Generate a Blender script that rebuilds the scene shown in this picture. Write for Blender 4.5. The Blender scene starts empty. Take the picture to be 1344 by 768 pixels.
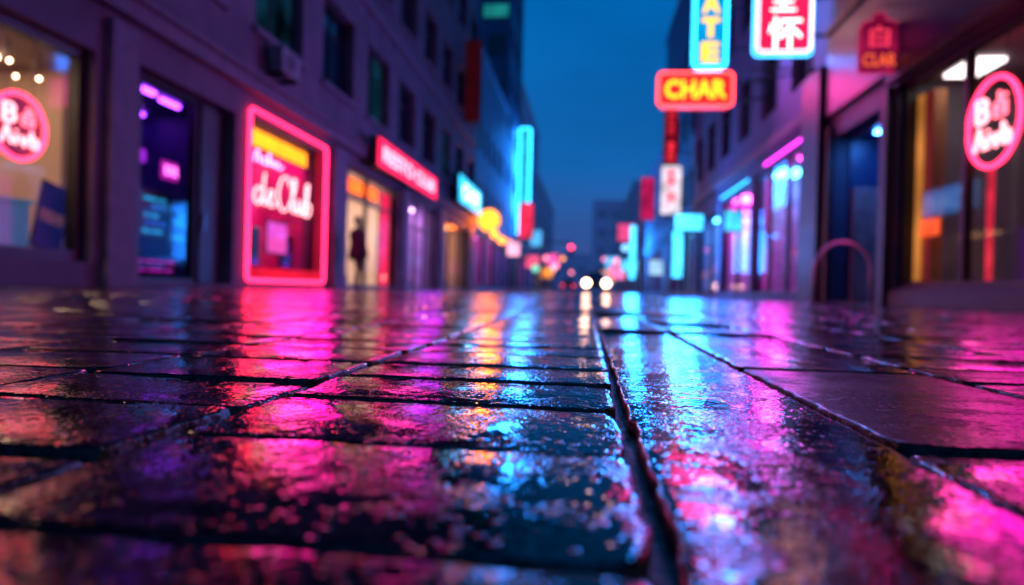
import bpy, bmesh, math, random
from mathutils import Matrix, Vector, noise
random.seed(7)
S=bpy.context.scene
COL=S.collection
XL=-6.3; XR=5.0
# ------------------------------------------------------------------ materials
MATS={}
def nmat(name):
    m=bpy.data.materials.new(name); m.use_nodes=True
    nt=m.node_tree
    for n in list(nt.nodes): nt.nodes.remove(n)
    out=nt.nodes.new('ShaderNodeOutputMaterial')
    return m,nt,out
def emi(name,col,st,vary=0.0,scale=3.0):
    if name in MATS: return MATS[name]
    m,nt,out=nmat(name)
    e=nt.nodes.new('ShaderNodeEmission'); e.inputs[0].default_value=(*col,1); e.inputs[1].default_value=st
    if vary>0:
        tc=nt.nodes.new('ShaderNodeTexCoord'); n=nt.nodes.new('ShaderNodeTexNoise'); n.inputs['Scale'].default_value=scale
        mr=nt.nodes.new('ShaderNodeMapRange'); mr.inputs[1].default_value=.3; mr.inputs[2].default_value=.7
        mr.inputs[3].default_value=st*(1-vary); mr.inputs[4].default_value=st
        nt.links.new(tc.outputs['Object'],n.inputs['Vector']); nt.links.new(n.outputs['Fac'],mr.inputs[0]); nt.links.new(mr.outputs[0],e.inputs[1])
    nt.links.new(e.outputs[0],out.inputs[0]); MATS[name]=m
    if st<2.7 or 'letter' in name or 'screen' in name or 'lamp' in name: m.cycles.emission_sampling='NONE'
    return m
def pbr(name,col,rough=.6,metal=0,var=.35,scale=4,bump=.15,bscale=60,emc=None,ems=0,dist=.01,ior=1.5):
    if name in MATS: return MATS[name]
    m,nt,out=nmat(name); N=nt.nodes; L=nt.links
    p=N.new('ShaderNodeBsdfPrincipled'); L.new(p.outputs[0],out.inputs[0])
    tc=N.new('ShaderNodeTexCoord'); n1=N.new('ShaderNodeTexNoise'); n1.inputs['Scale'].default_value=scale; n1.inputs['Detail'].default_value=4
    L.new(tc.outputs['Object'],n1.inputs['Vector'])
    r=N.new('ShaderNodeValToRGB'); r.color_ramp.elements[0].position=.3; r.color_ramp.elements[1].position=.7
    r.color_ramp.elements[0].color=(*[c*(1-var) for c in col],1); r.color_ramp.elements[1].color=(*[min(1,c*(1+var*.6)) for c in col],1)
    L.new(n1.outputs['Fac'],r.inputs[0]); L.new(r.outputs[0],p.inputs['Base Color'])
    mr=N.new('ShaderNodeMapRange'); mr.inputs[3].default_value=rough*.8; mr.inputs[4].default_value=min(1,rough*1.2)
    L.new(n1.outputs['Fac'],mr.inputs[0]); L.new(mr.outputs[0],p.inputs['Roughness'])
    p.inputs['Metallic'].default_value=metal; p.inputs['IOR'].default_value=ior
    if bump>0:
        n2=N.new('ShaderNodeTexNoise'); n2.inputs['Scale'].default_value=bscale; L.new(tc.outputs['Object'],n2.inputs['Vector'])
        b=N.new('ShaderNodeBump'); b.inputs['Strength'].default_value=bump; b.inputs['Distance'].default_value=dist
        L.new(n2.outputs['Fac'],b.inputs['Height']); L.new(b.outputs[0],p.inputs['Normal'])
    if emc:
        p.inputs['Emission Color'].default_value=(*emc,1); p.inputs['Emission Strength'].default_value=ems
        m.cycles.emission_sampling='NONE'
    MATS[name]=m; return m
def glassmat(name):
    m,nt,out=nmat(name); N=nt.nodes; L=nt.links
    t=N.new('ShaderNodeBsdfTransparent')
    g=N.new('ShaderNodeBsdfGlossy'); g.inputs['Roughness'].default_value=.05; g.inputs[0].default_value=(.30,.30,.35,1)
    f=N.new('ShaderNodeLayerWeight'); f.inputs[0].default_value=.5
    p=N.new('ShaderNodeMath'); p.operation='POWER'; p.inputs[1].default_value=4; L.new(f.outputs['Facing'],p.inputs[0])
    q=N.new('ShaderNodeMath'); q.operation='MULTIPLY_ADD'; q.inputs[1].default_value=.6; q.inputs[2].default_value=.04; L.new(p.outputs[0],q.inputs[0])
    x=N.new('ShaderNodeMixShader'); L.new(q.outputs[0],x.inputs[0]); L.new(t.outputs[0],x.inputs[1]); L.new(g.outputs[0],x.inputs[2]); L.new(x.outputs[0],out.inputs[0])
    MATS[name]=m; return m
def wetmat(name,tiles=False,matte=False):
    m,nt,out=nmat(name); N=nt.nodes; L=nt.links
    p=N.new('ShaderNodeBsdfPrincipled'); L.new(p.outputs[0],out.inputs[0])
    tc=N.new('ShaderNodeTexCoord')
    def noi(sc,det=2,rough=.5):
        n=N.new('ShaderNodeTexNoise'); n.inputs['Scale'].default_value=sc; n.inputs['Detail'].default_value=det; n.inputs['Roughness'].default_value=rough
        L.new(tc.outputs['Object'],n.inputs['Vector']); return n
    def ramp(src,a,b,ca,cb):
        r=N.new('ShaderNodeMapRange'); r.inputs[1].default_value=a; r.inputs[2].default_value=b; r.inputs[3].default_value=ca; r.inputs[4].default_value=cb
        r.interpolation_type='SMOOTHSTEP'; L.new(src,r.inputs[0]); return r.outputs[0]
    def mul(s,k):
        q=N.new('ShaderNodeMath'); q.operation='MULTIPLY'; L.new(s,q.inputs[0])
        if isinstance(k,float): q.inputs[1].default_value=k
        else: L.new(k,q.inputs[1])
        return q.outputs[0]
    def plus(a,b):
        q=N.new('ShaderNodeMath'); q.operation='ADD'; L.new(a,q.inputs[0]); L.new(b,q.inputs[1]); return q.outputs[0]
    wet=noi(14,4,.65); wm=ramp(wet.outputs['Fac'],.40,.52,0,1)
    geo=N.new('ShaderNodeNewGeometry')
    cr=N.new('ShaderNodeMix'); cr.data_type='RGBA'
    k=2.0 if matte else 1
    cr.inputs[6].default_value=(.0008*k,.0014*k,.0045*k,1); cr.inputs[7].default_value=(.003*k,.0035*k,.009*k,1)
    cn=noi(150,3,.7); L.new(ramp(cn.outputs['Fac'],.35,.65,0,1),cr.inputs[0]); L.new(cr.outputs[2],p.inputs['Base Color'])
    ra=ramp(wm,0,1,.36,.26) if matte else ramp(wm,0,1,.075,.015)
    add=N.new('ShaderNodeMath'); add.operation='MULTIPLY_ADD'; L.new(geo.outputs['Random Per Island'],add.inputs[0]); add.inputs[1].default_value=.025; L.new(ra,add.inputs[2])
    L.new(add.outputs[0],p.inputs['Roughness'])
    p.inputs['IOR'].default_value=1.6
    sl=mul(ramp(noi(9,5,.75).outputs['Fac'],.38,.58,.28,.85),ramp(geo.outputs['Random Per Island'],.1,.45,.6,1))
    grain=ramp(noi(190,3,.8).outputs['Fac'],.44,.56,.22,1.15)
    sl=mul(sl,grain)
    if matte: sl=mul(sl,.28)
    L.new(sl,p.inputs['Specular IOR Level'])
    h=mul(noi(18,2).outputs['Fac'],.0006)
    h=plus(h,mul(noi(75,2,.6).outputs['Fac'],.00055))
    fine=mul(noi(210,2,.65).outputs['Fac'],.0009)
    h=plus(h,mul(fine,ramp(wm,0,1,1,.22)))
    v=N.new('ShaderNodeTexVoronoi'); v.inputs['Scale'].default_value=140; L.new(tc.outputs['Object'],v.inputs['Vector'])
    d=ramp(v.outputs['Distance'],.06,.34,1,0)
    h=plus(h,mul(mul(d,ramp(noi(30,1).outputs['Fac'],.44,.52,0,1)),.0015))
    if tiles:
        br=N.new('ShaderNodeTexBrick'); br.inputs['Scale'].default_value=1; br.inputs['Mortar Size'].default_value=.012
        br.inputs['Brick Width'].default_value=.3; br.inputs['Row Height'].default_value=.17; L.new(tc.outputs['Object'],br.inputs['Vector'])
        h=plus(h,mul(br.outputs['Fac'],-.005))
    b=N.new('ShaderNodeBump'); b.inputs['Distance'].default_value=1.0; b.inputs['Strength'].default_value=1; L.new(h,b.inputs['Height'])
    L.new(b.outputs[0],p.inputs['Normal'])
    MATS[name]=m; return m
WET=wetmat('wet_stone'); WETT=wetmat('wet_paving',True); MATTE=wetmat('matte_dark_stone',matte=True)
M_BED=pbr('wet_joint_bed',(.003,.003,.005),.5,bump=.8,bscale=150,dist=.003)
M_LAV=pbr('lavender_plaster',(.14,.10,.145),.75,var=.4,scale=1.3,bump=.25,bscale=30)
M_LAVT=pbr('stone_trim',(.18,.135,.185),.7,var=.3,bump=.1)
M_DARK=pbr('dark_metal_frame',(.015,.014,.018),.5,var=.3,bump=.02)
M_BLK=pbr('black_casing',(.010,.010,.013),.5,bump=.02)
M_UPG=pbr('dark_window_glass',(.006,.018,.032),.06,var=.5,scale=.7,bump=.04,bscale=2)
M_TEAL=pbr('teal_facade',(.09,.22,.34),.6,scale=.5)
M_BLUE=pbr('blue_panel',(.012,.04,.13),.38,scale=.6,bump=.03,bscale=3)
M_PURP=pbr('purple_facade',(.07,.075,.20),.7,scale=.7)
M_NAVY=pbr('navy_facade',(.04,.085,.17),.6,scale=.5)
M_STEEL=pbr('brushed_steel',(.2,.2,.22),.35,metal=.9,bump=.03)
GL=glassmat('shop_glass')
PINK=emi('pink_neon',(1,.02,.08),9); PINKW=emi('pale_pink_letter',(1,.26,.32),5)
RED=emi('red_neon',(1,.012,.06),18); CYAN=emi('cyan_neon',(.02,.45,1),9)
YEL=emi('yellow_neon_letter',(1,.50,.02),2.4); MAG=emi('magenta_neon',(.9,.03,.8),7)
REDBG=emi('red_sign_face',(1,.02,.03),1.4,.25,2)
WARM=emi('warm_ceiling_light',(1,.62,.32),10)
# ------------------------------------------------------------------ builders
FR={'F':((1,0,0),(0,0,1),(0,-1,0)),'L':((0,1,0),(0,0,1),(1,0,0)),'R':((0,-1,0),(0,0,1),(-1,0,0)),'W':((1,0,0),(0,1,0),(0,0,1))}
def frame(k,org=(0,0,0),rz=0):
    a,b,c=FR[k]; m=Matrix(((a[0],b[0],c[0],0),(a[1],b[1],c[1],0),(a[2],b[2],c[2],0),(0,0,0,1)))
    return Matrix.Translation(org)@Matrix.Rotation(rz,4,'Z')@m
class G:
    def __init__(s,M=None): s.bm=bmesh.new(); s.M=M or Matrix(); s.mats=[]
    def mi(s,mat):
        if mat not in s.mats: s.mats.append(mat)
        return s.mats.index(mat)
    def v(s,p): return s.bm.verts.new(s.M@Vector(p))
    def f(s,vs,i,sm=False):
        try: fa=s.bm.faces.new(vs)
        except ValueError: return
        fa.material_index=i; fa.smooth=sm
    def box(s,a0,a1,b0,b1,c0,c1,mat):
        i=s.mi(mat); vs=[]
        for b in (b0,b1):
            for a,c in ((a0,c0),(a1,c0),(a1,c1),(a0,c1)): vs.append(s.v((a,b,c)))
        for q in ((0,1,2,3),(4,5,6,7),(0,1,5,4),(1,2,6,5),(2,3,7,6),(3,0,4,7)): s.f([vs[j] for j in q],i)
        return s
    def quad(s,pts,mat): s.f([s.v(p) for p in pts],s.mi(mat)); return s
    def tube(s,pts,r,mat,closed=False,smooth=0,n=8):
        i=s.mi(mat); P=[Vector((p[0],p[1],p[2] if len(p)>2 else 0)) for p in pts]
        if smooth:
            Q=[];m=len(P)
            for k in (range(m) if closed else range(m-1)):
                p0=P[(k-1)%m] if closed or k>0 else P[k]; p1=P[k]; p2=P[(k+1)%m]; p3=P[(k+2)%m] if closed or k+2<m else p2
                for j in range(smooth):
                    t=j/smooth
                    Q.append(.5*((2*p1)+(p2-p0)*t+(2*p0-5*p1+4*p2-p3)*t*t+(3*p1-p0-3*p2+p3)*t**3))
            if not closed: Q.append(P[-1])
            P=Q
        m=len(P); rings=[]
        for k in range(m):
            a=P[(k-1)%m] if closed or k>0 else P[k]; b=P[(k+1)%m] if closed or k<m-1 else P[k]
            t=(b-a); t=t.normalized() if t.length>1e-9 else Vector((1,0,0))
            c=Vector((0,0,1)) if abs(t.z)<.9 else Vector((1,0,0))
            nn=t.cross(c).normalized(); cc=nn.cross(t).normalized()
            rings.append([s.v(P[k]+r*(math.cos(q*2*math.pi/n)*nn+math.sin(q*2*math.pi/n)*cc)) for q in range(n)])
        for k in range(m if closed else m-1):
            A=rings[k];B=rings[(k+1)%m]
            for q in range(n): s.f([A[q],A[(q+1)%n],B[(q+1)%n],B[q]],i,True)
        if not closed: s.f(rings[0][::-1],i); s.f(rings[-1],i)
        return s
    def rect(s,a0,a1,b0,b1,c,r,mat,rad=.05):
        pts=[]
        for (x,y,q) in ((a1-rad,b0+rad,-90),(a1-rad,b1-rad,0),(a0+rad,b1-rad,90),(a0+rad,b0+rad,180)):
            for k in range(4):
                t=math.radians(q+k*30); pts.append((x+rad*math.cos(t),y+rad*math.sin(t),c))
        return s.tube(pts,r,mat,closed=True,n=6)
    def lathe(s,prof,mat,org=(0,0,0),axis='b',n=16):
        i=s.mi(mat); rings=[]; o=Vector(org)
        for (r,h) in prof:
            ring=[]
            for q in range(n):
                t=q*2*math.pi/n; x=r*math.cos(t); y=r*math.sin(t)
                p={'b':(x,h,y),'c':(x,y,h),'a':(h,x,y)}[axis]; ring.append(s.v(o+Vector(p)))
            rings.append(ring)
        for k in range(len(rings)-1):
            for q in range(n): s.f([rings[k][q],rings[k][(q+1)%n],rings[k+1][(q+1)%n],rings[k+1][q]],i,True)
        s.f(rings[0],i); s.f(rings[-1],i)
        return s
    def sphere(s,o,r,mat,sc=(1,1,1)):
        pr=[(max(.001,r*sc[0]*math.sin(math.pi*k/8)),-r*sc[1]*math.cos(math.pi*k/8)) for k in range(9)]
        return s.lathe(pr,mat,o)
    def done(s,name,parent=None,bevel=0,**kw):
        bmesh.ops.recalc_face_normals(s.bm,faces=s.bm.faces)
        me=bpy.data.meshes.new(name); s.bm.to_mesh(me); s.bm.free()
        for m in s.mats: me.materials.append(m)
        return mkobj(name,me,parent,bevel,**kw)
def meta(o,label=None,cat=None,kind=None,group=None):
    if label: o['label']=label
    if cat: o['category']=cat
    if kind: o['kind']=kind
    if group: o['group']=group
def mkobj(name,me,parent=None,bevel=0,**kw):
    o=bpy.data.objects.new(name,me); COL.objects.link(o)
    if parent is not None: par(o,parent)
    if bevel:
        b=o.modifiers.new('b','BEVEL'); b.width=bevel; b.segments=2; b.limit_method='ANGLE'
    meta(o,**kw); return o
def par(o,parent):
    o.parent=parent
    t=Vector(parent.location) if parent.type=='EMPTY' else Vector((0,0,0))
    o.matrix_parent_inverse=Matrix.Translation(-t)
def empty(name,loc,**kw):
    o=bpy.data.objects.new(name,None); o.location=loc; o.empty_display_size=.2; COL.objects.link(o); meta(o,**kw); return o
def text(body,M,a,b,w,h,c,mat,name,parent,depth=.02,off=.0,label=None,shear=0):
    cu=bpy.data.curves.new(name,'FONT'); cu.body=body; cu.size=1; cu.extrude=.01; cu.offset=off; cu.resolution_u=4; cu.shear=shear
    to=bpy.data.objects.new('tmp',cu); COL.objects.link(to)
    dg=bpy.context.evaluated_depsgraph_get(); me=bpy.data.meshes.new_from_object(to.evaluated_get(dg))
    bpy.data.objects.remove(to)
    xs=[v.co.x for v in me.vertices]; ys=[v.co.y for v in me.vertices]
    if not xs: return None
    x0,x1,y0,y1=min(xs),max(xs),min(ys),max(ys)
    for v in me.vertices:
        v.co=M@Vector((a+((v.co.x-x0)/(x1-x0)-.5)*w, b+((v.co.y-y0)/(y1-y0)-.5)*h, c+(v.co.z/.01)*depth/2))
    me.name=name; me.materials.clear(); me.materials.append(mat)
    return mkobj(name,me,parent,label=label)
def X(side,w): return XL-w if side=='L' else XR+w
def sbox(g,side,u0,u1,v0,v1,w0,w1,mat):
    g.box(X(side,w0),X(side,w1),u0,u1,v0,v1,mat)
def sobj(name,parent,side,*a,bevel=0,mat=None):
    g=G(); sbox(g,side,*a,mat); return g.done(name,parent,bevel=bevel)
def wall(side,u0,u1,v1,ops,t,mat,parent,D=9,v0=0,name='wall'):
    g=G()
    us=sorted(set([u0,u1]+[o[0] for o in ops]+[o[1] for o in ops])); vs=sorted(set([v0,v1]+[o[2] for o in ops]+[o[3] for o in ops]))
    def filled(a,b):
        if a<0 or b<0 or a>=len(us)-1 or b>=len(vs)-1: return None
        um=(us[a]+us[a+1])/2; vm=(vs[b]+vs[b+1])/2
        return not any(o[0]<um<o[1] and o[2]<vm<o[3] for o in ops)
    def q(*p): g.quad([(X(side,w),u,v) for (u,v,w) in p],mat)
    for a in range(len(us)-1):
        for b in range(len(vs)-1):
            if not filled(a,b): continue
            A,B,C,E=us[a],us[a+1],vs[b],vs[b+1]
            q((A,C,0),(B,C,0),(B,E,0),(A,E,0))
            for (na,nb,p) in ((a-1,b,((A,C,0),(A,E,0),(A,E,t),(A,C,t))),(a+1,b,((B,C,0),(B,E,0),(B,E,t),(B,C,t))),(a,b-1,((A,C,0),(B,C,0),(B,C,t),(A,C,t))),(a,b+1,((A,E,0),(B,E,0),(B,E,t),(A,E,t)))):
                if filled(na,nb) is False: q(*p)
    q((u0,v0,0),(u0,v1,0),(u0,v1,D),(u0,v0,D)); q((u1,v0,0),(u1,v1,0),(u1,v1,D),(u1,v0,D)); q((u0,v1,0),(u1,v1,0),(u1,v1,D),(u0,v1,D)); q((u0,v0,D),(u1,v0,D),(u1,v1,D),(u0,v1,D))
    bmesh.ops.remove_doubles(g.bm,verts=g.bm.verts,dist=1e-4)
    return g.done(name,parent)
def child(o,p):
    o.parent=p; o.matrix_parent_inverse=Matrix(); return o
def window(side,u0,u1,v0,v1,parent,w=.22,sill=True,gm=None,fm=None):
    fm=fm or M_DARK; g=G(); gm=gm or M_UPG
    sbox(g,side,u0,u1,v0,v1,w+.05,w+.07,gm)
    e=.06
    for (a,b,c,d) in ((u0,u0+e,v0,v1),(u1-e,u1,v0,v1),(u0+e,u1-e,v0,v0+e),(u0+e,u1-e,v1-e,v1)): sbox(g,side,a,b,c,d,w,w+.1,fm)
    m=(u0+u1)/2; sbox(g,side,m-.03,m+.03,v0+e,v1-e,w+.01,w+.09,fm)
    k=v0+(v1-v0)*.7; sbox(g,side,u0+e,m-.03,k-.025,k+.025,w+.012,w+.085,fm); sbox(g,side,m+.03,u1-e,k-.025,k+.025,w+.012,w+.085,fm)
    o=g.done('window',parent)
    if sill:
        g=G(); sbox(g,side,u0-.1,u1+.1,v0-.12,v0-.003,-.09,.2,M_LAVT); child(g.done('sill'),o)
    return o
def shopfront(side,u0,u1,v0,v1,parent,mull=(),trans=(),fm=None,w=.12,e=.08):
    fm=fm or M_DARK; g=G()
    for (a,b,c,d) in ((u0,u0+e,v0,v1),(u1-e,u1,v0,v1),(u0+e,u1-e,v0,v0+e),(u0+e,u1-e,v1-e,v1)): sbox(g,side,a,b,c,d,w,w+.14,fm)
    for m in mull: sbox(g,side,m-.04,m+.04,v0+e,v1-e,w+.01,w+.13,fm)
    cuts=[u0+e]+[x for m in sorted(mull) for x in (m-.04,m+.04)]+[u1-e]
    for t in trans:
        for k in range(0,len(cuts),2): sbox(g,side,cuts[k],cuts[k+1],t-.035,t+.035,w+.015,w+.12,fm)
    o=g.done('shop_front',parent)
    g=G(); x=X(side,w+.07); g.quad([(x,u0+.02,v0+.02),(x,u1-.02,v0+.02),(x,u1-.02,v1-.02),(x,u0+.02,v1-.02)],GL); child(g.done('glass'),o)
    return o
def room(side,u0,u1,v0,v1,d,wm,fm,cm,parent,lights=(),lm=None,t=.45):
    g=G(); a,b=X(side,t+.001),X(side,t+d)
    g.quad([(b,u0,v0),(b,u1,v0),(b,u1,v1),(b,u0,v1)],wm)
    for u in (u0,u1): g.quad([(a,u,v0),(b,u,v0),(b,u,v1),(a,u,v1)],wm)
    g.quad([(a,u0,v0),(b,u0,v0),(b,u1,v0),(a,u1,v0)],fm); g.quad([(a,u0,v1),(b,u0,v1),(b,u1,v1),(a,u1,v1)],cm)
    o=g.done('shop_interior',parent)
    for (p,q,r,s_) in lights:
        g=G(); sbox(g,side,p,q,v1-.06,v1-.01,t+r,t+s_,lm or WARM); child(g.done('ceiling_light'),o)
    return o
def spill(rot,loc,sx,sy,energy,col,parent=None):
    l=bpy.data.lights.new('added_spill_light','AREA'); l.energy=energy; l.color=col; l.shape='RECTANGLE'; l.size=sx; l.size_y=sy  # unseen area light, added to throw neon colour onto the wet paving
    o=bpy.data.objects.new('added_spill_light',l); o.location=loc
    o.rotation_euler={'L':(0,math.radians(-90),0),'R':(0,math.radians(90),0),'F':(math.radians(-90),0,0),'D':(0,0,0)}[rot]
    COL.objects.link(o)
    if parent is not None: par(o,parent)
    return o
# ------------------------------------------------------------------ world
W=bpy.data.worlds.new('World'); S.world=W; W.use_nodes=True; nt=W.node_tree; bg=nt.nodes['Background']
tc=nt.nodes.new('ShaderNodeTexCoord'); sp=nt.nodes.new('ShaderNodeSeparateXYZ'); rp=nt.nodes.new('ShaderNodeValToRGB')
nt.links.new(tc.outputs['Generated'],sp.inputs[0]); nt.links.new(sp.outputs[2],rp.inputs[0]); 
els=rp.color_ramp.elements; els[0].position=0; els[0].color=(.055,.075,.28,1); els[1].position=1; els[1].color=(.0,.08,.33,1)
for pos,c in ((.06,(.036,.088,.32)),(.18,(.006,.118,.41)),(.4,(.0,.135,.47))):
    e=els.new(pos); e.color=(*c,1)
cl=nt.nodes.new('ShaderNodeTexNoise'); cl.inputs['Scale'].default_value=3; cl.inputs['Detail'].default_value=4
mp=nt.nodes.new('ShaderNodeMapping'); mp.inputs['Scale'].default_value=(1,1,3); nt.links.new(tc.outputs['Generated'],mp.inputs[0]); nt.links.new(mp.outputs[0],cl.inputs[0])
mr=nt.nodes.new('ShaderNodeMapRange'); mr.inputs[1].default_value=.3; mr.inputs[2].default_value=.7; mr.inputs[3].default_value=.85; mr.inputs[4].default_value=1.12; nt.links.new(cl.outputs['Fac'],mr.inputs[0])
nt.links.new(rp.outputs[0],bg.inputs[0]); nt.links.new(mr.outputs[0],bg.inputs[1])
# ------------------------------------------------------------------ ground
g=G(); g.quad([(-1500,-1500,-.04),(1500,-1500,-.04),(1500,1500,-.04),(-1500,1500,-.04)],pbr('dark_asphalt',(.03,.03,.035),.35,scale=.5)); g.done('ground',kind='structure',label='dark wet ground under the city street')
g=G(); g.quad([(-9.5,12.0,-.0015),(9,12.0,-.0015),(9,175,-.0015),(-9.5,175,-.0015)],WETT); g.done('road',kind='structure',label='wet paved street with neon reflections')
g=G(); g.quad([(-9.5,-2,-.012),(9,-2,-.012),(9,12.0,-.012),(-9.5,12.0,-.012)],M_BED); g.done('joint_bed',kind='structure',label='dark wet grout bed between the paving slabs')
g=G(); wi0=g.mi(WET); bi=g.mi(M_BED); mi_=g.mi(MATTE)
def slab(x0,x1,y0,y1,near,wi=0):
    gp=.0052 if near else .004
    x0+=gp+random.uniform(-.0012,.0012); x1-=gp+random.uniform(-.0012,.0012); y0+=gp+random.uniform(-.0015,.0015); y1-=gp+random.uniform(-.0015,.0015)
    cx,cy=(x0+x1)/2,(y0+y1)/2; tx,ty=random.gauss(0,.004),random.gauss(0,.007); dz=random.gauss(0,.0006)
    st=.010 if near else .2
    nx=max(2,min(60,int((x1-x0)/st))); ny=max(2,min(160,int((y1-y0)/st)))
    def outline(ins):
        a0,a1,b0,b1=x0+ins,x1-ins,y0+ins,y1-ins
        pts=[]
        for k in range(nx): pts.append((a0+(a1-a0)*k/nx,b0))
        for k in range(ny): pts.append((a1,b0+(b1-b0)*k/ny))
        for k in range(nx): pts.append((a1-(a1-a0)*k/nx,b1))
        for k in range(ny): pts.append((a0,b1-(b1-b0)*k/ny))
        return pts
    rings=[]
    for ins,z in ((0,-.02),(.0002,-.0024),(.0007,-.0012),(.0018,-.0004),(.005,0)):
        ring=[]
        for (px,py) in outline(ins):
            if near and ins<.006:
                j=noise.noise_vector(Vector((px*38,py*38,1)))*.0034+noise.noise_vector(Vector((px*150,py*150,4)))*.0020
                zz=noise.noise(Vector((px*60,py*60,9)))*.0007 if z>-.01 else 0
                px+=j.x; py+=j.y
            else: zz=0
            dx=min(px-x0,x1-px); dy=min(py-y0,y1-py)
            if z>-.01 and dx<.012 and dy<.012 and near: 
                px+=(cx-px)/max(1e-6,abs(cx-px))*.0025; py+=(cy-py)/max(1e-6,abs(cy-py))*.0025
            ring.append(g.bm.verts.new((px,py,z+zz+dz+(tx*(px-cx)+ty*(py-cy) if z>-.01 else 0))))
        rings.append(ring)
    n=len(rings[0])
    for k in range(len(rings)-1):
        for q in range(n): g.f([rings[k][q],rings[k][(q+1)%n],rings[k+1][(q+1)%n],rings[k+1][q]],bi if k<2 else wi,True)
    g.f(rings[-1],wi,True)
cols=[-.53,-.27,.034,.21,.46]
xs=list(cols)
while xs[-1]<6.2: xs.append(xs[-1]+random.choice([.25,.28,.31,.18]))
while xs[0]>-8.2: xs.insert(0,xs[0]-random.choice([.26,.29,.32]))
for c in range(len(xs)-1):
    x0,x1=xs[c],xs[c+1]
    if abs(x0+.27)<1e-6: ys=[-1.1,-.42,-.26,-.09,.075,.247,.42,.586,.73,.87,1.03]; step=.165
    elif abs(x0-.034)<1e-6: ys=[-1,.02,1.75,3.1]; step=1.5
    elif abs(x0-.21)<1e-6: ys=[-1,-.15,.49,.98]; step=.7
    elif abs(x0+.53)<1e-6: ys=[-1,-.3,.0,.17,.36,.52,.67,.86]; step=.17
    else: ys=[-1+random.uniform(0,.15)]; step=random.choice([.17,.17,.18,.3])
    while ys[-1]<12: ys.append(ys[-1]+step*random.uniform(.93,1.07))
    for k in range(len(ys)-1):
        if ys[k+1]>12: break
        mt=mi_ if ((abs(x0-.21)<1e-6 and k==2) or (x0>.45 and x0<.8 and .45<ys[k]<1.0) or random.random()<.05) and not (x0<.1 and ys[k]<1.2) else wi0
        slab(x0,x1,ys[k],ys[k+1],near=(abs((x0+x1)/2)<1.0 and ys[k]<1.8),wi=mt)
g.done('pavement',kind='structure',label='wet dark stone paving slabs with deep joints')
# ------------------------------------------------------------------ left building 1
B=empty('lavender_corner_building',(XL,16,0),label='lavender plastered building with neon shopfronts and dark windows',cat='building')
shops=[(3.0,8.1,.3,3.0),(8.95,11.6,.05,3.12),(12.15,15.62,.2,3.22),(17.4,22.3,.02,3.3),(23.7,28.2,.02,3.3),(29.8,35.6,.02,3.2)]
ops=list(shops); wins=[]
for r,(a,b) in enumerate(((4.9,7.0),(8.75,10.8),(12.6,14.6))):
    u=2.4
    while u<36:
        wins.append((u,u+2.15,a,b)); u+=3.27
ops+=wins
wall('L',-6,37.3,18,ops,.45,M_LAV,B)
TW=emi('dim_teal_window',(.02,.28,.36),.5,.8,1.5); TW2=emi('teal_pane_reflection',(.01,.08,.16),.4,.95,1.2)
for k,w_ in enumerate(wins): window('L',*w_,B,gm=TW2 if k in (3,5,8,16) else None)  # a few panes get a teal reflection painted as faint emission
sobj('cornice',B,'L',-6,37.3,3.62,3.86,-.16,-.002,mat=M_LAVT); sobj('cornice',B,'L',-6,37.3,3.863,3.93,-.24,-.002,mat=M_LAVT)
sobj('cornice',B,'L',-6,37.3,7.85,8.05,-.1,-.002,mat=M_LAVT); sobj('cornice',B,'L',-6,37.3,17.6,18.1,-.3,-.002,mat=M_LAVT)
for (u0,u1) in ((8.28,8.8),(16.2,17.1),(22.6,23.4),(28.5,29.5),(35.9,37.2)):
    sobj('pilaster',B,'L',u0,u1,.35,3.5,-.1,-.002,mat=M_LAVT); sobj('plinth',B,'L',u0-.04,u1+.04,0,.347,-.14,-.002,mat=M_LAVT)
BEI=pbr('beige_interior',(.60,.46,.38),.8,var=.15,scale=.8); WOODF=pbr('wood_floor',(.22,.12,.08),.4); CEI=pbr('interior_ceiling',(.30,.22,.20),.8)
DBL=pbr('dark_blue_interior',(.05,.03,.18),.5); DMG=pbr('magenta_interior',(.6,.08,.30),.6); LILA=pbr('lilac_interior',(.5,.36,.55),.7)
shopfront('L',*shops[0],B,mull=(5.2,),e=.14,fm=M_BLK)
room('L',3.0,8.9,.3,3.0,2.4,BEI,WOODF,CEI,B,lights=((3.6,4.6,.8,1.2),(5.4,6.8,.3,.9),(7.0,8.2,1.0,1.3)),lm=emi('warm_panel_light',(1,.62,.38),15))
shopfront('L',8.95,10.85,.05,3.12,B,mull=(9.35,),fm=M_BLK,w=.25)
dd=sobj('door',B,'L',10.87,11.58,.06,3.1,.2,.26,mat=M_BLK); g=G(); sbox(g,'L',10.95,10.98,.95,1.25,.16,.195,M_STEEL); child(g.done('handle'),dd)
room('L',8.95,11.95,.05,3.12,2.6,DBL,DBL,DBL,B,lights=((9.9,10.3,.2,.28),(10.6,11.1,.3,.36),(10.6,11.6,1.3,1.4)),lm=emi('violet_ceiling_light',(.30,.04,1),14))
shopfront('L',*shops[2],B,e=.05)
rr=room('L',*shops[2],2.0,DMG,DMG,DMG,B,lights=((12.4,15.4,.4,.6),(12.4,15.4,1.4,1.6)),lm=emi('club_tube_light',(1,.03,.30),24))
g=G(); sbox(g,'L',12.3,15.5,.3,3.0,1.6,1.63,emi('club_wall_glow',(1,.014,.26),1.2,.7,1.6)); child(g.done('added_wall_glow'),rr)  # emissive back panel added to brighten the club interior
shopfront('L',*shops[3],B,mull=(19.4,),trans=(2.5,))
room('L',17.4,22.9,.02,3.3,2.0,BEI,WOODF,BEI,B,lights=((18,21.6,.4,1.0),(18,21.6,1.2,1.7)),lm=emi('warm_strong_light',(1,.78,.62),26))
shopfront('L',*shops[4],B,mull=(25.2,26.7),trans=(2.3,))
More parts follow.
